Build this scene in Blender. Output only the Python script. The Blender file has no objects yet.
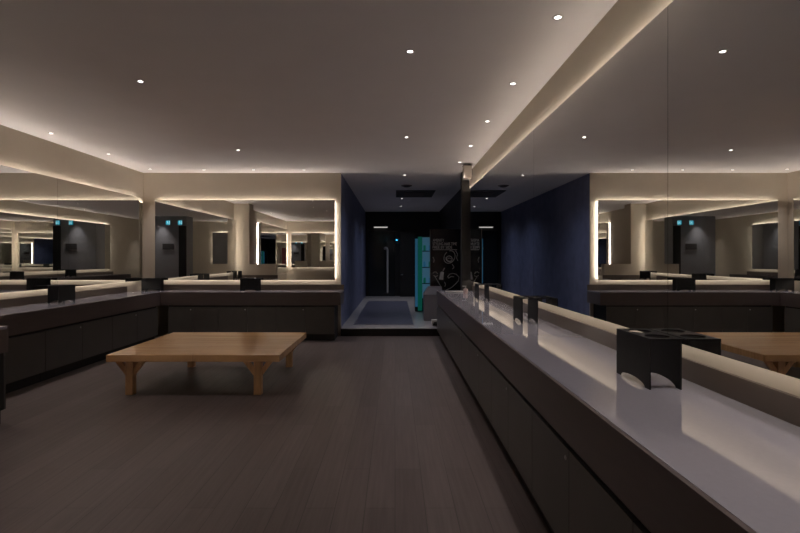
import bpy, bmesh, math
from mathutils import Vector, Matrix
PI = math.pi
sc = bpy.context.scene
COL = sc.collection

# ------------------------------------------------------------------ materials
def new_mat(name):
    m = bpy.data.materials.new(name); m.use_nodes = True
    nt = m.node_tree
    return m, nt, nt.nodes['Principled BSDF']

def mat(name, col, rough=0.5, metal=0.0, spec=0.5, noise=0.0, nscale=6.0, bump=0.0, coat=0.0, stretch=(1, 1, 1)):
    m, nt, b = new_mat(name)
    b.inputs['Base Color'].default_value = (*col, 1)
    b.inputs['Roughness'].default_value = rough
    b.inputs['Metallic'].default_value = metal
    b.inputs['Specular IOR Level'].default_value = spec
    b.inputs['Coat Weight'].default_value = coat
    if noise or bump:
        tc = nt.nodes.new('ShaderNodeTexCoord'); mp = nt.nodes.new('ShaderNodeMapping')
        mp.inputs['Scale'].default_value = stretch
        n = nt.nodes.new('ShaderNodeTexNoise'); n.inputs['Scale'].default_value = nscale
        n.inputs['Detail'].default_value = 6
        nt.links.new(tc.outputs['Object'], mp.inputs[0]); nt.links.new(mp.outputs[0], n.inputs['Vector'])
        if noise:
            r = nt.nodes.new('ShaderNodeValToRGB')
            r.color_ramp.elements[0].position = .3; r.color_ramp.elements[1].position = .7
            r.color_ramp.elements[0].color = (*[c * (1 - noise) for c in col], 1)
            r.color_ramp.elements[1].color = (*[min(1, c * (1 + noise)) for c in col], 1)
            nt.links.new(n.outputs['Fac'], r.inputs[0]); nt.links.new(r.outputs[0], b.inputs['Base Color'])
        if bump:
            bp = nt.nodes.new('ShaderNodeBump'); bp.inputs['Strength'].default_value = bump
            bp.inputs['Distance'].default_value = .002
            nt.links.new(n.outputs['Fac'], bp.inputs['Height']); nt.links.new(bp.outputs[0], b.inputs['Normal'])
    return m

def emis(name, col, strength):
    m, nt, b = new_mat(name)
    b.inputs['Base Color'].default_value = (*col, 1)
    b.inputs['Emission Color'].default_value = (*col, 1)
    b.inputs['Emission Strength'].default_value = strength
    return m

def planks(name, c1, c2, mortar, bw, bh, rough, rot=0.0, grain=30.0, spec=.5):
    """board floor / table top: brick layout for boards, stretched noise for the grain"""
    m, nt, b = new_mat(name)
    tc = nt.nodes.new('ShaderNodeTexCoord'); mp = nt.nodes.new('ShaderNodeMapping')
    mp.inputs['Rotation'].default_value = (0, 0, rot)
    br = nt.nodes.new('ShaderNodeTexBrick')
    br.offset = .37; br.inputs['Scale'].default_value = 1
    br.inputs['Brick Width'].default_value = bw; br.inputs['Row Height'].default_value = bh
    br.inputs['Mortar Size'].default_value = .0016; br.inputs['Mortar Smooth'].default_value = .2
    br.inputs['Color1'].default_value = (*c1, 1); br.inputs['Color2'].default_value = (*c2, 1)
    br.inputs['Mortar'].default_value = (*mortar, 1); br.inputs['Bias'].default_value = 0
    mp2 = nt.nodes.new('ShaderNodeMapping'); mp2.inputs['Scale'].default_value = (1.2, grain, 1)
    n = nt.nodes.new('ShaderNodeTexNoise'); n.inputs['Scale'].default_value = 1.6; n.inputs['Detail'].default_value = 8
    n.inputs['Roughness'].default_value = .6
    r = nt.nodes.new('ShaderNodeValToRGB')
    r.color_ramp.elements[0].position = .3; r.color_ramp.elements[0].color = (.72, .70, .68, 1)
    r.color_ramp.elements[1].position = .72; r.color_ramp.elements[1].color = (1.12, 1.12, 1.12, 1)
    mx = nt.nodes.new('ShaderNodeMix'); mx.data_type = 'RGBA'; mx.blend_type = 'MULTIPLY'
    mx.inputs['Factor'].default_value = .9
    L = nt.links.new
    L(tc.outputs['Object'], mp.inputs[0]); L(mp.outputs[0], br.inputs['Vector']); L(mp.outputs[0], mp2.inputs[0])
    L(mp2.outputs[0], n.inputs['Vector']); L(n.outputs['Fac'], r.inputs[0])
    L(br.outputs['Color'], mx.inputs['A']); L(r.outputs[0], mx.inputs['B']); L(mx.outputs['Result'], b.inputs['Base Color'])
    bp = nt.nodes.new('ShaderNodeBump'); bp.inputs['Strength'].default_value = .15; bp.inputs['Distance'].default_value = .002
    L(n.outputs['Fac'], bp.inputs['Height']); L(bp.outputs[0], b.inputs['Normal'])
    b.inputs['Roughness'].default_value = rough
    b.inputs['Specular IOR Level'].default_value = spec
    return m

LED_C = (1.0, .91, .82)
M = dict(
    floor=planks('dark_oak_floor', (.108, .083, .077), (.134, .106, .099), (.045, .034, .03), 1.25, .15, .42, PI / 2),
    oak=planks('oak_boards', (.62, .36, .17), (.70, .42, .205), (.42, .23, .11), 1.4, .11, .22, 0, 22),
    oakleg=mat('oak_leg', (.64, .37, .175), .4, noise=.12, nscale=4, stretch=(14, 14, 1.5)),
    ceil=mat('ceiling_paint', (.86, .82, .81), .9, noise=.015, nscale=3),
    wall=mat('beige_wall_paint', (.51, .445, .36), .85, noise=.02, nscale=5),
    grey=mat('grey_wall_paint', (.26, .26, .28), .8, noise=.04, nscale=5),
    navy=mat('navy_wall', (.165, .18, .30), .55, noise=.18, nscale=5, bump=.2),
    black=mat('black_wall', (.012, .011, .011), .5, noise=.15, nscale=5),
    red=mat('red_door_paint', (.26, .015, .028), .4),
    stone=mat('counter_quartz', (.30, .285, .32), .035, spec=1.0, noise=.02, nscale=60),
    apron=mat('dark_brown_laminate', (.092, .070, .067), .33, noise=.08, nscale=4, stretch=(1, 1, 8)),
    upst=mat('brown_upstand', (.105, .078, .062), .3, noise=.06, nscale=4),
    pillar=mat('dark_brown_pillar', (.022, .018, .016), .45, noise=.1, nscale=4),
    door=mat('charcoal_laminate', (.076, .070, .064), .38, noise=.06, nscale=5),
    carc=mat('carcass_black', (.012, .011, .010), .7),
    steel=mat('brushed_steel', (.55, .55, .55), .3, metal=1),
    blk=mat('black_powder_coat', (.006, .006, .007), .5, spec=.3, noise=.2, nscale=40),
    mirror=mat('mirror_silver', (.86, .87, .86), 0.0, metal=1),
    back=mat('mirror_backing', (.30, .27, .23), .7),
    tile=mat('corridor_tile', (.46, .43, .43), .25, noise=.05, nscale=8),
    matc=mat('slate_mat', (.105, .105, .155), .35, noise=.15, nscale=5),
    binm=mat('grey_plastic', (.17, .155, .165), .45),
    white=mat('white_plastic', (.62, .59, .56), .4),
    boxw=mat('cream_plastic', (.52, .45, .39), .5),
    signb=mat('sign_black', (.010, .009, .009), .18),
    chalk_glow=emis('sign_line_white_glow', (.36, .33, .31), 0.012),  # white print given a faint glow of its own, no lamp behind it
    led=emis('led_warm', LED_C, 30.0),
    ledt=emis('led_warm_top', LED_C, 18.0),
    ledb=emis('led_warm_bottom', LED_C, 15.0),
    ledr=emis('led_warm_dim', LED_C, 4.6),
    lens=emis('downlight_lens', (1.0, .93, .88), 7.0),
    trimw=mat('downlight_trim', (.6, .57, .55), .4),
    acd=mat('ac_dark', (.045, .040, .040), .6),
    acb=mat('ac_brown', (.10, .07, .06), .6),
    vblue=emis('vending_blue', (.06, .28, .50), .16),
    vpale=emis('vending_pale_blue', (.15, .40, .60), .12),
    vgreen=emis('vending_green', (.01, .28, .20), .12),
    exitc=emis('exit_cyan', (.04, .50, .72), .5),
    exitw=emis('exit_white', (.5, .9, .95), .8),
    blueled=emis('blue_indicator', (.05, .5, .9), 3.0),
    bar=emis('dim_lamp', (1, .96, .9), .55),
    soap=mat('pinkish_bottle', (.50, .38, .36), .25),
    glassd=mat('dark_glass', (.012, .016, .018), .08),
)

# ------------------------------------------------------------------ mesh helpers
def bx(bm, x0, x1, y0, y1, z0, z1, bev=0.0):
    vs = [bm.verts.new((x, y, z)) for x in (x0, x1) for y in (y0, y1) for z in (z0, z1)]
    f = [(0, 1, 3, 2), (4, 6, 7, 5), (0, 4, 5, 1), (2, 3, 7, 6), (0, 2, 6, 4), (1, 5, 7, 3)]
    fs = [bm.faces.new([vs[i] for i in q]) for q in f]
    if bev > 0:
        es = list({e for q in fs for e in q.edges})
        bmesh.ops.bevel(bm, geom=es, offset=bev, segments=2, affect='EDGES', profile=.5)
    return bm

def box(x0, x1, y0, y1, z0, z1, bev=0.0):
    return bx(bmesh.new(), x0, x1, y0, y1, z0, z1, bev)

def lathe(bm, prof, c=(0, 0, 0), n=24):
    rings = []
    for r, z in prof:
        rings.append([bm.verts.new((c[0] + r * math.cos(2 * PI * k / n), c[1] + r * math.sin(2 * PI * k / n), c[2] + z)) for k in range(n)])
    for a, b in zip(rings, rings[1:]):
        for k in range(n):
            bm.faces.new((a[k], a[(k + 1) % n], b[(k + 1) % n], b[k]))
    bm.faces.new(list(reversed(rings[0]))); bm.faces.new(rings[-1])
    return bm

def prism(bm, pts, d, to3):
    """pts: 2D outline; extruded by d; to3(u, v, w) -> xyz"""
    a = [bm.verts.new(to3(u, v, 0)) for u, v in pts]
    b = [bm.verts.new(to3(u, v, d)) for u, v in pts]
    bm.faces.new(list(reversed(a))); bm.faces.new(b)
    n = len(pts)
    for k in range(n):
        bm.faces.new((a[k], a[(k + 1) % n], b[(k + 1) % n], b[k]))
    return bm

def tube(bm, pts, r, n=8):
    rings = []
    P = [Vector(p) for p in pts]
    for i, p in enumerate(P):
        t = (P[min(i + 1, len(P) - 1)] - P[max(i - 1, 0)]).normalized()
        u = t.orthogonal().normalized() if i == 0 else (u0 - t * u0.dot(t)).normalized()
        u0 = u; v = t.cross(u)
        rings.append([bm.verts.new(p + r * (math.cos(2 * PI * k / n) * u + math.sin(2 * PI * k / n) * v)) for k in range(n)])
    for a, b in zip(rings, rings[1:]):
        for k in range(n):
            bm.faces.new((a[k], a[(k + 1) % n], b[(k + 1) % n], b[k]))
    bm.faces.new(list(reversed(rings[0]))); bm.faces.new(rings[-1])
    return bm

def obj(name, bm, m, parent=None, smooth=False):
    bmesh.ops.recalc_face_normals(bm, faces=bm.faces)
    me = bpy.data.meshes.new(name); bm.to_mesh(me); bm.free()
    me.materials.append(M[m])
    if smooth:
        for p in me.polygons: p.use_smooth = True
        me.set_sharp_from_angle(angle=math.radians(40))
    o = bpy.data.objects.new(name, me); COL.objects.link(o)
    if parent: o.parent = parent
    return o

def tag(o, label, cat, group=None):
    o['label'] = label; o['category'] = cat
    if group: o['group'] = group
    return o

def thing(name, label, cat, loc=(0, 0, 0), rz=0.0, group=None):
    o = bpy.data.objects.new(name, None); COL.objects.link(o)
    o.empty_display_size = .1
    o.location = loc; o.rotation_euler = (0, 0, rz)
    return tag(o, label, cat, group)

def struct(name, bm, m):
    o = obj(name, bm, m); o['kind'] = 'structure'; return o

def copy_tree(o, parent=None):
    c = o.copy(); COL.objects.link(c)
    if parent: c.parent = parent
    for ch in list(o.children): copy_tree(ch, c)
    return c

# ------------------------------------------------------------------ room dimensions
XL, XR, YB, YF, ZC = -4.05, 1.25, 8.05, -2.8, 2.62
XM = 1.135                       # face of the right-hand mirror
CT = .734                        # counter top
XC0, XC1, YE, ZP = -.871, 1.30, 14.8, .125   # corridor and its raised floor

struct('floor', box(XL - .15, XR + .15, YF - .15, 8.0, -.1, 0), 'floor')
struct('ceiling', box(XL - .15, XR + .2, YF - .15, YE + .15, ZC, ZC + .1), 'ceil')
struct('wall_left', box(XL - .15, XL, YF, 8.2, 0, ZC), 'wall')
struct('wall_back', box(XL, XC0, YB, YB + .03, 0, ZC), 'wall')
struct('wall_right', box(XR, XR + .15, YF, 7.964, 0, ZC), 'wall')
struct('trim_1', box(XM + .05, XR, -.2, 7.96, 2.255, ZC), 'wall')          # bulkhead over the right mirror
struct('wall_front', box(XL, XR, YF - .15, YF, 0, ZC), 'wall')
struct('wall_pier', box(XL, -3.66, 2.95, 3.30, 0, ZC), 'wall')
struct('wall_half', box(-3.66, -3.0, 3.1, 3.30, 0, 1.10), 'wall')
struct('wall_column', box(-1.05, .35, -1.0, -.5, 0, ZC), 'grey')
struct('door_4', box(-1.045, -.80, -.4995, -.47, 0, 2.3), 'black')
struct('wall_corridor_left', box(XC0 - .15, XC0, YB + .03, YE, 0, ZC), 'navy')
struct('wall_corridor_right', box(XC1, XC1 + .15, 8.0, YE, 0, ZC), 'black')
struct('wall_corridor_end', box(XC0 - .15, XC1 + .15, YE, YE + .15, 0, ZC), 'black')
struct('trim_2', box(1.065, XC1, 7.965, 8.12, 0, ZC), 'pillar')               # dark pillar at the end of the mirror
struct('platform', box(XC0, XC1, 8.02, YE, 0, ZP - .012), 'carc')
struct('floor_corridor', box(XC0, XC1, 8.0, YE, ZP - .012, ZP, .002), 'tile')

# ------------------------------------------------------------------ counters and cabinets
def worktop(name, label, L, d, loc, rz, ends=(True, True)):
    """local x along the wall, wall at y=0, front at y=-d"""
    t = thing(name, label, 'counter', loc, rz)
    obj('worktop_slab', box(0, L, -d + .0155, -.002, CT - .022, CT), 'stone', t)
    bm = box(0, L, -d, -d + .015, CT - .198, CT - .0003, .001)
    obj('apron', bm, 'apron', t)
    if ends[0]: obj('apron', box(.001, .019, -d + .0155, -.002, CT - .198, CT - .0225), 'apron', t)
    if ends[1]: obj('apron', box(L - .019, L - .001, -d + .0155, -.002, CT - .198, CT - .0225), 'apron', t)
    obj('upstand', box(0, L, -.018, -.002, CT + .0003, CT + .088, .001), 'upst', t)
    return t

def cabinet(label, w, d, loc, rz, doors=2, lock=True, group=None):
    """origin: wall line, left end; front of doors at y=-(d-.025)"""
    t = thing('base_cabinet', label, 'cabinet', loc, rz, group)
    f = -(d - .001)
    obj('carcass', box(.002, w - .002, f + .02, -.02, .1005, CT - .2), 'carc', t)
    obj('plinth', box(.002, w - .002, f + .05, -.03, 0, .10), 'carc', t)
    dw = w / doors
    for k in range(doors):
        o = obj('door', box(k * dw + .002, (k + 1) * dw - .002, f, f + .018, .102, CT - .222, .001), 'door', t)
        if lock and k == 0:
            bm = bmesh.new()
            lathe(bm, [(.009, 0), (.009, .003), (.006, .005)], n=16)
            bmesh.ops.rotate(bm, verts=bm.verts, cent=(0, 0, 0), matrix=Matrix.Rotation(PI / 2, 3, 'X'))
            bmesh.ops.translate(bm, verts=bm.verts, vec=((k + 1) * dw - .035 if doors > 1 else .04, f + .001, CT - .262))
            obj('lock', bm, 'steel', o, True)
    return t

ORD = ['nearest', 'second', 'third', 'fourth', 'fifth', 'sixth', 'seventh', 'eighth', 'ninth']
# right-hand run (front faces -X); runs from the far end towards the camera
worktop('vanity_counter', 'long pale grey stone counter with dark apron under the right mirror wall', 8.25, .585, (XR, 7.962, 0), -PI / 2)
ys = [7.94, 7.58, 6.55, 5.52, 4.49, 3.46, 2.43, 1.40, .37]
n = len(ys) - 1
for i in range(n):
    k = n - 1 - i
    lab = 'charcoal %s cabinet under the right counter, %s' % ('one-door' if i == 0 else 'two-door',
          'at the far end beside the step' if i == 0 else ('nearest to the camera' if k == 0 else ORD[k] + ' from the camera'))
    cabinet(lab, ys[i] - ys[i + 1], .585, (XR, ys[i], 0), -PI / 2, 1 if i == 0 else 2)
# back run (front faces -Y)
BD = .52
worktop('vanity_counter', 'stone counter with dark apron along the back wall behind the wooden table', XC0 + .05 - XL, BD, (XL, YB, 0), 0, (False, True))
bx0 = XL + BD + .06
edges = [bx0 + .05, -2.665, -1.78, -.915]
names = ['beside the left corner', 'in the middle of the run behind the table', 'at the end beside the blue corridor']
for i in range(3):
    cabinet('charcoal two-door cabinet under the back counter, ' + names[i], edges[i + 1] - edges[i], BD, (edges[i], YB, 0), 0)
# left run (front faces +X)
worktop('vanity_counter', 'stone counter with dark apron along the left mirror wall', YB - BD - 3.8135, BD, (XL, 3.813, 0), PI / 2, (False, False))
for i in range(3):
    cabinet('charcoal two-door cabinet under the left counter, ' + ['nearest to the camera', 'in the middle of the run', 'beside the back corner'][i],
            1.2, BD, (XL, 3.85 + 1.2 * i, 0), PI / 2)
# short return in front of the pier (front faces +Y)
worktop('vanity_counter', 'short stone counter end projecting at the left edge of the picture', -2.945 - XL, .51, (-2.945, 3.302, 0), PI, (True, False))
cabinet('charcoal one-door cabinet under the projecting counter end at far left', .5, .51, (-2.965, 3.302, 0), PI, 1)
# ------------------------------------------------------------------ mirrors
def mirror(label, L, z0, z1, loc, rz, sides, off=.115, back_in=.025, led='led', seam=False):
    """wall at y=0, mirror face at y=-off; sides: letters b t l r that carry a strip"""
    t = thing('wall_mirror', label, 'mirror', loc, rz)
    obj('mirror_glass', box(.0015, L - .0015, -off, -off + .012, z0, z1), 'mirror', t)
    l_in = back_in if 'l' in sides else 0.002
    r_in = back_in if 'r' in sides else 0.002
    t_in = back_in if 't' in sides else 0.0
    obj('backing', box(l_in, L - r_in, -off + .0125, 0, z0 + back_in, z1 - (.06 if 'T' in sides else t_in)), 'back', t)
    q, w, h0, h1 = back_in, .002, *((-.062, -.022) if led == 'ledr' else (-.022, -.008))   # strips on the edges of the backing
    def strip(x0, x1, za, zb, m=None): obj('led_strip', box(x0, x1, h0, h1, za, zb), m or led, t)
    if 'b' in sides: strip(l_in, L - r_in, z0 + q - w - .0005, z0 + q - .0005, 'ledb' if led == 'led' else led)
    if 't' in sides: strip(l_in, L - r_in, z1 - q + .0005, z1 - q + w + .0005)
    if seam: obj('seam_strip', box(L - .0012, L + .0012, -off + .002, -off + .012, z0 + .002, z1 - .001), 'blk', t)
    if 'T' in sides:      # slim strip in the gap between mirror and bulkhead, level with the mirror's top
        obj('led_strip', box(.01, L - .01, -off + .013, -off + .021, z1 - .012, z1 - .004), 'ledt', t)
    if 'd' in sides:      # dimmer strip at the corner end
        led = 'ledr'
        strip(q - w - .0005, q - .0005, z0 + q, z1 - q)
    if 'l' in sides: strip(q - w - .0005, q - .0005, z0 + q, z1 - q)
    if 'r' in sides:
        led = 'led'
        strip(L - q + .0005, L - q + w + .0005, z0 + q, z1 - q)
    return t
RM = [7.955, 6.10, 4.09, 2.08, .06]
rl = ['farthest panel of the right mirror wall beside the dark pillar', 'right mirror panel between the third and second black holder',
      'right mirror panel between the second and nearest black holder', 'nearest panel of the right mirror wall at the picture edge']
for i in range(4):
    mirror(rl[i], RM[i] - RM[i + 1], .91, 2.30, (XR, RM[i], 0), -PI / 2, 'brT' if i == 3 else 'bT', led='ledr', back_in=.07, seam=i < 3)
mirror('wide backlit mirror on the back wall above the counter', 2.858, .90, 2.17, (-3.81, YB, 0), 0, 'btrd')
mirror('backlit left wall mirror panel nearest the camera', 2.38, .90, 2.18, (XL, 3.45, 0), PI / 2, 'btl', seam=True)
mirror('backlit left wall mirror panel beside the back corner', 1.96, .90, 2.18, (XL, 5.83, 0), PI / 2, 'bt')
mirror('backlit mirror left of the camera seen only in other mirrors', 3.7, .72, 2.30, (XL, -2.5, 0), PI / 2, 'btlr')
mirror('narrow backlit mirror behind the camera beside the grey column', .8, .85, 2.2, (-1.1, YF, 0), PI, 'btlr')
mirror('wide backlit mirror on the wall behind the camera', 1.75, .90, 2.18, (-2.1, YF, 0), PI, 'btlr')

# ------------------------------------------------------------------ black holders
def arch_panel(y0, y1, Lh, z0, z1):
    pts = [(-Lh, z0), (-Lh, z1), (Lh, z1), (Lh, z0)]
    a = Lh - .035
    pts += [(a * math.cos(PI * k / 16), z0 + .024 * math.sin(PI * k / 16)) for k in range(17)]
    return prism(bmesh.new(), pts, y1 - y0, lambda u, v, w: (u, y0 + w, v))

def holed_top(Lh, w, z0, z1, r):
    bm = bmesh.new(); n = 32; h = w / 2
    for cx in (-Lh / 2, Lh / 2):
        hx = Lh / 2
        C = []; Q = []
        for k in range(n):
            a = 2 * PI * k / n + PI / 4
            c, s = math.cos(a), math.sin(a)
            m = 1 / max(abs(c), abs(s))
            C.append((cx + r * c, -h + r * s)); Q.append((cx + hx * c * m, -h + h * s * m))
        lay = {}
        for nm, P, z in (('ct', C, z1), ('cb', C, z0), ('qt', Q, z1), ('qb', Q, z0)):
            lay[nm] = [bm.verts.new((x, y, z)) for x, y in P]
        for k in range(n):
            j = (k + 1) % n
            bm.faces.new((lay['ct'][k], lay['qt'][k], lay['qt'][j], lay['ct'][j]))
            bm.faces.new((lay['cb'][j], lay['qb'][j], lay['qb'][k], lay['cb'][k]))
            bm.faces.new((lay['ct'][j], lay['cb'][j], lay['cb'][k], lay['ct'][k]))
            bm.faces.new((lay['qt'][k], lay['qb'][k], lay['qb'][j], lay['qt'][j]))
    return bm

def holder():
    """origin under the mirror face, open ends along x; stands on the counter"""
    t = thing('holder_stand', 'x', 'holder')
    obj('top_plate', holed_top(.146, .136, .194, .199, .047), 'blk', t)
    obj('side_panel', arch_panel(-.136, -.131, .146, 0, .194), 'blk', t)
    obj('side_panel', arch_panel(-.015, -.010, .146, 0, .194), 'blk', t)
    return t
spots = [
    ((XM - .004, 2.10), -PI / 2, 'nearest black metal holder with two round holes on the right counter'),
    ((XM - .004, 4.06), -PI / 2, 'black metal two-hole holder on the right counter, second from the camera'),
    ((XM - .004, 6.10), -PI / 2, 'black metal two-hole holder on the right counter, farthest from the camera'),
    ((-2.27, YB - .119), 0, 'black metal two-hole holder at the middle of the back counter'),
    ((-3.81, YB - .119), 0, 'black metal two-hole holder in the back left corner between two mirrors'),
    ((XL + .119, 5.79), PI / 2, 'black metal two-hole holder on the left counter at the mirror seam'),
    ((XL + .119, 3.62), PI / 2, 'black metal two-hole holder on the left counter beside the projecting counter end'),
]
hp = holder()
for i, ((x, y), rz, lab) in enumerate(spots):
    o = hp if i == 0 else copy_tree(hp)
    o.location = (x, y, CT + .0005); o.rotation_euler = (0, 0, rz); o['label'] = lab; o['group'] = 'black holders on the counters'

# ------------------------------------------------------------------ low wooden table
tx0, tx1, ty0, ty1, tz = -2.58, -1.03, 4.46, 5.82, .385
t = thing('low_table', 'low square oak platform table standing on the dark wood floor', 'table', ((tx0 + tx1) / 2, (ty0 + ty1) / 2, 0))
hx, hy = (tx1 - tx0) / 2, (ty1 - ty0) / 2
obj('table_top', box(-hx, hx, -hy, hy, tz - .062, tz, .004), 'oak', t)
ls = .034
for sx, sy, ix, iy in ((-1, -1, .155, .13), (1, -1, .225, .13), (1, 1, .185, .07), (-1, 1, .24, .07)):
    if True:
        cx, cy = sx * (hx - ix), sy * (hy - iy)
        lg = obj('leg', box(cx - ls, cx + ls, cy - ls, cy + ls, 0, tz - .062, .003), 'oakleg', t)
        for (ax, ay) in ((1, 0), (-1, 0), (0, -sy)):
            # curved knee brace in the plane of axis (ax, ay)
            pts = [(ls - .0005, -.155), (ls - .0005, -.088), (ls + .058, -.0005), (ls + .118, -.0005), (ls + .07, -.062)]
            def to3(u, v, w, ax=ax, ay=ay, cx=cx, cy=cy):
                q = w - .017
                return (cx + ax * u + abs(ay) * q, cy + ay * u + abs(ax) * q, tz - .062 + v)
            obj('brace', prism(bmesh.new(), pts, 2 * .017, to3), 'oakleg', lg)

# ------------------------------------------------------------------ ceiling fittings
def downlight():
    t = thing('ceiling_downlight', 'x', 'downlight')
    bm = bmesh.new(); n = 24
    for r0, r1, z0, z1 in ((.0185, .032, -.004, -.001),):
        a = [[bm.verts.new((r * math.cos(2 * PI * k / n), r * math.sin(2 * PI * k / n), z)) for k in range(n)] for r, z in ((r0, -.0005), (r0, z0), (r1, z0 + .001), (r1, -.0005))]
        for i in range(4):
            p, q = a[i], a[(i + 1) % 4]
            for k in range(n):
                bm.faces.new((p[k], p[(k + 1) % n], q[(k + 1) % n], q[k]))
    obj('trim_ring', bm, 'trimw', t, True)
    obj('lens', lathe(bmesh.new(), [(.018, -.003), (.018, -.0005)], n=24), 'lens', t)
    return t
DL = []
for i, y in enumerate([2.84, 3.92, 5.0, 6.1, 7.15]):
    DL.append((.925, y, 'ceiling downlight in the row above the right counter, ' + ('nearest to the camera' if i == 0 else ORD[i] + ' from the camera'), 'W'))
DL.append((.925, 1.7, 'ceiling downlight above the right counter, nearer than the picture top', 'W'))
DL.append((.925, 0.55, 'ceiling downlight above the right counter, level with the camera', 'W'))
DL += [(.10, 3.31, 'single ceiling downlight nearest the camera in the middle of the ceiling', 'W'),
       (.13, 5.66, 'single ceiling downlight in the middle of the ceiling farther back', 'W'),
       (-1.97, 3.87, 'single ceiling downlight above and in front of the wooden table', 'W'),
       (-1.99, 6.34, 'single ceiling downlight above and behind the wooden table', 'W')]
for i, y in enumerate([4.40, 5.48, 6.58, 7.7]):
    DL.append((-3.77, y, 'ceiling downlight in the row along the left mirror, ' + ('nearest to the camera' if i == 0 else ORD[i] + ' from the camera'), 'W'))
for x, nm in ((-2.96, 'left of the three'), (-2.19, 'middle of the three'), (-1.41, 'right of the three')):
    DL.append((x, 7.75, 'ceiling downlight close to the back wall, ' + nm, 'W'))
for y, nm in ((8.25, 'nearest at the corridor mouth'), (11.5, 'just past the ceiling unit'), (13.3, 'farthest back')):
    DL.append((.16, y, 'corridor ceiling downlight, ' + nm, 'C'))
for x, y, nm in ((-1.97, 1.4, 'left of the camera'), (-2.4, -.9, 'behind the camera at left'), (-2.2, 2.4, 'between the column and the table'),
                 (-3.77, .6, 'along the left wall beside the camera'), (.75, -1.7, 'behind the camera at right')):
    DL.append((x, y, 'added fill downlight on the ceiling seen only in mirrors, ' + nm, 'W'))  # extra lamps, partly continuing the rows, added to brighten the front area
DL.append((-.25, -.27, 'ceiling downlight in front of the grey column beside the camera', 'W'))
dp = downlight()
P_W, P_C = 16.5, 26.0
for i, (x, y, lab, kind) in enumerate(DL):
    o = dp if i == 0 else copy_tree(dp)
    o.location = (x, y, ZC - .0005); o['label'] = lab; o['group'] = 'recessed ceiling downlights'
    ld = bpy.data.lights.new('downlight_beam', 'SPOT')
    ld.spot_size = math.radians(78 if kind == 'W' else 140); ld.spot_blend = 1; ld.shadow_soft_size = .03
    ld.energy = P_W if kind == 'W' else P_C
    ld.color = (1, .91, .88) if kind == 'W' else (.76, .83, 1)
    lo = bpy.data.objects.new('downlight_beam', ld); COL.objects.link(lo); lo.parent = o
    lo.location = (0, 0, -.012)

t = thing('air_conditioner', 'dark rectangular air conditioning slot in the corridor ceiling', 'air conditioner', (.42, 10.65, ZC))
obj('frame', box(-.40, .40, -.55, .55, -.012, -.0005, .002), 'acd', t)
obj('grille', box(-.22, .20, -.30, .30, -.020, -.0125, .002), 'acb', t)
t = thing('smoke_detector', 'small round detector on the corridor ceiling before the air slot', 'detector', (.22, 9.45, ZC))
obj('base', lathe(bmesh.new(), [(.10, -.012), (.105, -.0005)]), 'acb', t, True)
obj('dome', lathe(bmesh.new(), [(.03, -.034), (.06, -.028), (.075, -.0125)]), 'acd', t, True)
t = thing('wall_speaker', 'small cream box speaker high up at the far end of the right bulkhead', 'speaker', (1.13, 7.3, 2.40))
obj('housing', box(-.135, -.02, -.08, .08, 0, .19, .008), 'boxw', t)
obj('bracket', box(-.0195, 0, -.03, .03, .06, .15, .002), 'apron', t)
obj('top_plate', box(-.14, -.01, -.085, .085, .1905, .2), 'apron', t)  # dark strip standing in for the ceiling shadow along the box top

# ------------------------------------------------------------------ small things on the right counter's far end
t = thing('tray', 'shallow shiny steel tray lying at the far end of the right counter', 'tray', (.90, 7.56, CT + .0005))
bm = box(-.13, .13, -.07, .07, 0, .008, .002)
obj('tray_body', bm, 'steel', t)
obj('tray_rim', tube(bmesh.new(), [(-.13, -.07, .012), (.13, -.07, .012), (.13, .07, .012), (-.13, .07, .012), (-.13, -.069, .012)], .004), 'white', t)
t = thing('soap_dispenser', 'small pinkish pump bottle standing at the far end of the right counter', 'bottle', (1.03, 7.3, CT + .0005))
obj('bottle_body', lathe(bmesh.new(), [(.030, 0), (.033, .004), (.033, .055), (.026, .068), (.012, .072)]), 'soap', t, True)
bm = lathe(bmesh.new(), [(.013, .0725), (.013, .083), (.005, .084), (.005, .10)])
bx(bm, -.05, .012, -.007, .007, .10, .109, .002)
obj('pump', bm, 'steel', t)

# ------------------------------------------------------------------ corridor
def text_mesh(name, body, size, loc, parent, m, width=None):
    cu = bpy.data.curves.new('lettering', 'FONT'); cu.body = body; cu.size = size; cu.extrude = .001
    o = bpy.data.objects.new('lettering', cu); COL.objects.link(o)
    dg = bpy.context.evaluated_depsgraph_get(); dg.update()
    me = bpy.data.meshes.new_from_object(o.evaluated_get(dg))
    bpy.data.objects.remove(o)
    xs = [v.co.x for v in me.vertices]; w = max(xs) - min(xs); x0 = min(xs)
    k = (width / w) if width else 1
    for v in me.vertices:
        x, y, z = v.co
        v.co = ((x - x0) * k, -z, y)
    me.materials.clear(); me.materials.append(M[m])
    r = bpy.data.objects.new(name, me); COL.objects.link(r); r.parent = parent; r.location = loc
    return r

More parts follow.
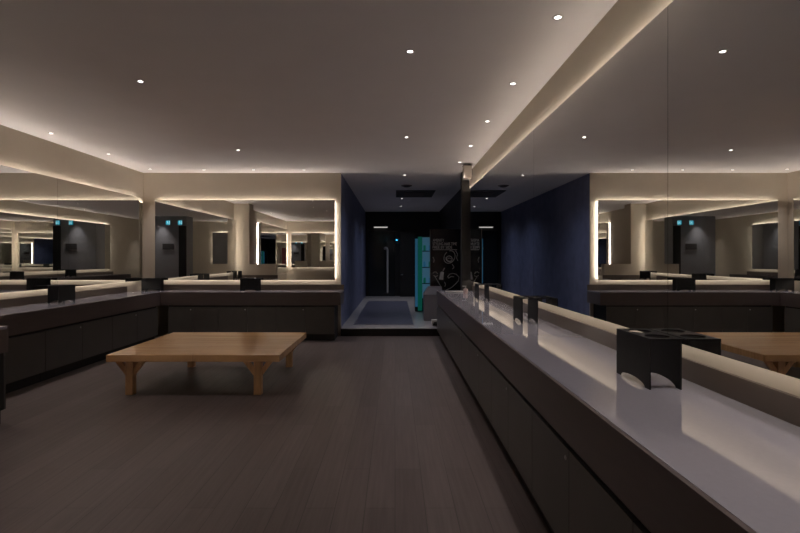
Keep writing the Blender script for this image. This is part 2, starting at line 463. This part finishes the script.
SX, SY = .66, 9.30
t = thing('notice_board', 'tall black sign board with white line drawing and lettering beside the pillar', 'sign', (SX, SY, ZP))
obj('panel', box(0, XC1 - SX - .003, 0, .05, 0, 1.66), 'signb', t)
obj('edge_strip', box(-.010, -.0005, -.004, .05, 0, 1.67), 'upst', t)
def Z(y): return (258 - y) / 53.76 + 1.25 - ZP
def X(x): return (x - 395) / 53.76 - SX
text_mesh('lettering', 'AMENITY', .075, (X(432.8), -.002, Z(241.6)), t, 'chalk_glow', .21)
text_mesh('lettering', 'STYLING HAIR TIME', .075, (X(432.8), -.002, Z(245.2)), t, 'chalk_glow', .445)
text_mesh('lettering', 'FREE BY SIDE', .075, (X(432.8), -.002, Z(248.6)), t, 'chalk_glow', .36)
obj('line', box(X(432.8), X(457), -.003, -.0005, Z(249.9), Z(249.5)), 'chalk_glow', t)
def stroke(pts, r=.0048):
    obj('line_drawing', tube(bmesh.new(), [(X(x), -.003, Z(y)) for x, y in pts], r, 6), 'chalk_glow', t)
def loop(cx, cy, a, b, a0, a1, k=18, tilt=0):
    out = []
    for i in range(k + 1):
        q = a0 + (a1 - a0) * i / k
        x, y = a * math.cos(q), b * math.sin(q)
        out.append((cx + x * math.cos(tilt) - y * math.sin(tilt), cy + x * math.sin(tilt) + y * math.cos(tilt)))
    return out
stroke(loop(449.5, 257, 5.2, 6.6, -2.2, 3.6, 24, .5)); stroke(loop(449.3, 258.6, 2.9, 2.6, 0, 2 * PI, 20, .3))
stroke(loop(450, 258, 4.2, 4.0, .2, 3.3, 16)); stroke([(447.5, 259), (449, 258), (450.5, 258.6), (452, 258)])
stroke([(455.5, 250.5), (457.5, 254), (456.5, 258), (458, 261)]); stroke([(452, 264), (454, 267), (452.5, 269)])
stroke([(433, 257), (434.2, 260), (433.6, 262.5)])
stroke([(433, 273), (434.5, 271.8), (436.5, 272.2), (437.5, 274)]); stroke([(433.5, 275.5), (436, 276.5), (437.8, 275.6)])
stroke([(435, 276.5), (437, 280), (439.4, 284), (441.6, 287.5)]); stroke([(444.5, 282), (445.6, 284.5), (444.6, 286.5)])
stroke([(448.3, 278), (447.8, 276.3), (450, 274), (453, 273.2), (456.5, 274.5), (459, 277), (458.6, 280.5), (455.5, 284), (451.5, 287.5), (446, 290)])
stroke([(448.6, 278.2), (451, 276.6), (454, 276.8)])
bmq = prism(bmesh.new(), [(X(x), Z(y)) for x, y in ((439.1, 279.4), (440.5, 272.2), (441.6, 271.5), (444.0, 272.0), (443.2, 279.8))], .003, lambda u, v, w: (u, -.0035 + w, v))
obj('drawn_bottle', bmq, 'chalk_glow', t)
stroke([(443, 270.8), (444.6, 268)], .008)

# vending machine behind the board
t = thing('vending_machine', 'black vending machine glowing green and blue at the right of the corridor', 'vending machine', (.42, 10.5, ZP))
obj('body', box(0, .80, .03, .70, 0, 1.575, .008), 'glassd', t)
obj('side_light', box(.004, .058, .005, .0295, .10, 1.53, .002), 'vblue', t)
obj('green_panel', box(.062, .150, -.004, .0295, .02, 1.57, .002), 'vgreen', t)
obj('display_window', box(.154, .70, .012, .0295, .28, 1.56, .002), 'vpale', t)
bm = bmesh.new()
for z in (.58, .92, 1.26): bx(bm, .154, .70, .004, .0115, z, z + .018)
obj('shelf', bm, 'glassd', t)
for z in (.60, .94, 1.28):
    for k in range(5):
        x = .20 + k * .11
        obj('drink_can', lathe(bmesh.new(), [(.022, 0), (.026, .006), (.026, .10), (.02, .112)], (x, -.02 + .004, z), 14), 'vblue' if (k + int(z * 10)) % 2 else 'vgreen', t, True)

# grey bin with a sloping hood
t = thing('waste_bin', 'grey bin with sloping hood at the end of the right counter', 'bin', (.685, 8.95, ZP))
obj('bin_body', box(-.165, .165, -.02, .30, 0, .47, .006), 'binm', t)
bm = bmesh.new()
lo = [(-.168, -.023), (.168, -.023), (.168, .303), (-.168, .303)]; hi = [(-.075, .15), (.166, .15), (.166, .30), (-.075, .30)]
a = [bm.verts.new((x, y, .472)) for x, y in lo]; b = [bm.verts.new((x, y, .605)) for x, y in hi]
bm.faces.new(a); bm.faces.new(b)
for k in range(4): bm.faces.new((a[k], a[(k + 1) % 4], b[(k + 1) % 4], b[k]))
obj('hood', bm, 'binm', t)
t = thing('cable_box', 'small pale box with black coiled cable on the step beside the counter', 'box', (.655, 8.28, ZP))  # just a small box with a loose cable, no sockets
obj('box_body', box(-.05, .075, -.05, .05, .03, .105, .006), 'white', t)
obj('cable', tube(bmesh.new(), [(.04 + (.045 - .0005 * k) * math.cos(k * .5) - .03, -.055 + .02 * math.sin(k * .5) , .012 + .0012 * k) for k in range(50)], .007, 6), 'blk', t, True)

o = obj('floor_mat', box(-.70, .31, 8.42, 13.0, ZP + .0005, ZP + .008, .002), 'matc')
tag(o, 'long slate blue mat on the raised corridor floor', 'mat')

# end of the corridor: dark door with pale handle, lamp bar, indicator
dr = obj('door_1', box(-.78, .0, YE - .05, YE - .001, ZP, 2.05, .004), 'glassd'); dr['kind'] = 'structure'
bm = tube(bmesh.new(), [(-.30, YE - .055, 1.52), (-.29, YE - .10, 1.545), (-.27, YE - .115, 1.55), (-.235, YE - .12, 1.53), (-.22, YE - .12, 1.48), (-.22, YE - .12, .25), (-.22, YE - .055, .24)], .030, 10)
obj('door_handle', bm, 'white', dr, True)
fr = obj('door_2', box(.15, .56, YE - .25, YE - .001, ZP, 2.0, .004), 'black'); fr['kind'] = 'structure'
obj('door_lock', lathe(bmesh.new(), [(.035, 0), (.03, .03)], (.20, YE - .275, .75)), 'steel', fr, True)
struct('trim_3', box(-.80, -.12, YE - .05, YE - .0015, ZP, ZP + .0 + .13), 'upst') if False else None
t = thing('sconce_lamp', 'slim dim white lamp bar above the dark corridor door', 'lamp', (-.42, YE - .001, 2.15))
obj('lamp_housing', box(-.22, .22, -.06, 0, .02, .06, .004), 'acd', t)
obj('lamp_diffuser', box(-.20, .20, -.056, -.01, -.004, .0195, .004), 'bar', t)
t = thing('access_panel', 'small wall panel with a blue indicator light at the corridor end', 'panel', (.0, YE - .001, 1.68))  # access panel that carries the blue light, no switch
obj('panel_plate', box(.02, .13, -.02, 0, -.02, .16, .003), 'acd', t)
obj('indicator_light', lathe(bmesh.new(), [(.02, -.012), (.03, 0), (.02, .012)], (.05, -.035, .1)), 'blueled', t, True)

# ------------------------------------------------------------------ behind the camera, for the mirrors
dr = obj('door_3', box(.42, 1.15, YF + .001, YF + .05, 0, 2.05, .003), 'red'); dr['kind'] = 'structure'
bm = tube(bmesh.new(), [(.52, YF + .0515, 1.0), (.52, YF + .10, 1.0), (.64, YF + .10, 1.0)], .010)
obj('door_handle', bm, 'steel', dr, True)
for x, lab in ((-.45, 'green-blue lit exit sign on the grey column seen in mirrors, right one'), (-.86, 'green-blue lit exit sign on the grey column seen in mirrors, left one')):
    t = thing('exit_sign', lab, 'exit sign', (x, -.499 if x > -.8 else -.469, 2.33), 0, 'exit signs')
    obj('sign_body', box(-.075, .075, 0, .03, 0, .15, .003), 'acd', t)
    obj('sign_face', box(-.07, .07, .0305, .033, .005, .145), 'exitc', t)
    bm = bmesh.new()   # running figure and door opening
    tube(bm, [(.02, .035, .15), (.005, .035, .10), (.03, .035, .06), (.02, .035, .03)], .009, 6)
    tube(bm, [(.005, .035, .10), (-.02, .035, .07), (-.045, .035, .06)], .008, 6)
    tube(bm, [(.045, .035, .12), (.012, .035, .13), (-.02, .035, .12)], .007, 6)
    lathe(bm, [(.004, -.012), (.013, 0), (.004, .012)], (.026, .035, .172), 10)
    bx(bm, -.085, -.06, .0335, .036, .02, .18)
    bmesh.ops.scale(bm, vec=(.75, 1, .75), verts=bm.verts)
    obj('pictogram', bm, 'exitw', t)
t = thing('mounted_intercom', 'dark rectangular wall box on the grey column seen in mirrors', 'wall box', (-.45, -.499, 1.52))
obj('panel_plate', box(-.18, .18, 0, .03, 0, .20, .003), 'acd', t)
obj('panel_rim', box(-.19, .19, 0, .012, -.01, -.0005), 'steel', t)

# ------------------------------------------------------------------ camera, world, view
w = bpy.data.worlds.new('world'); sc.world = w; w.use_nodes = True
w.node_tree.nodes['Background'].inputs[0].default_value = (0, 0, 0, 1)
cd = bpy.data.cameras.new('camera'); cam = bpy.data.objects.new('camera', cd); COL.objects.link(cam)
cd.sensor_width = 36; cd.lens = 22.5; cd.shift_x = 5 / 800; cd.shift_y = -8.5 / 800; cd.clip_start = .02
cam.location = (0, 0, 1.25); cam.rotation_euler = (PI / 2, 0, 0)
sc.camera = cam
vs = sc.view_settings
vs.view_transform = 'Standard'; vs.look = 'None'; vs.gamma = 1; vs.use_curve_mapping = False
vs.exposure = 0.12
cy = sc.cycles
cy.max_bounces = 20; cy.diffuse_bounces = 8; cy.glossy_bounces = 16; cy.transmission_bounces = 2
cy.sample_clamp_indirect = 12.0; cy.blur_glossy = .3
cy.use_denoising = True; cy.use_adaptive_sampling = True
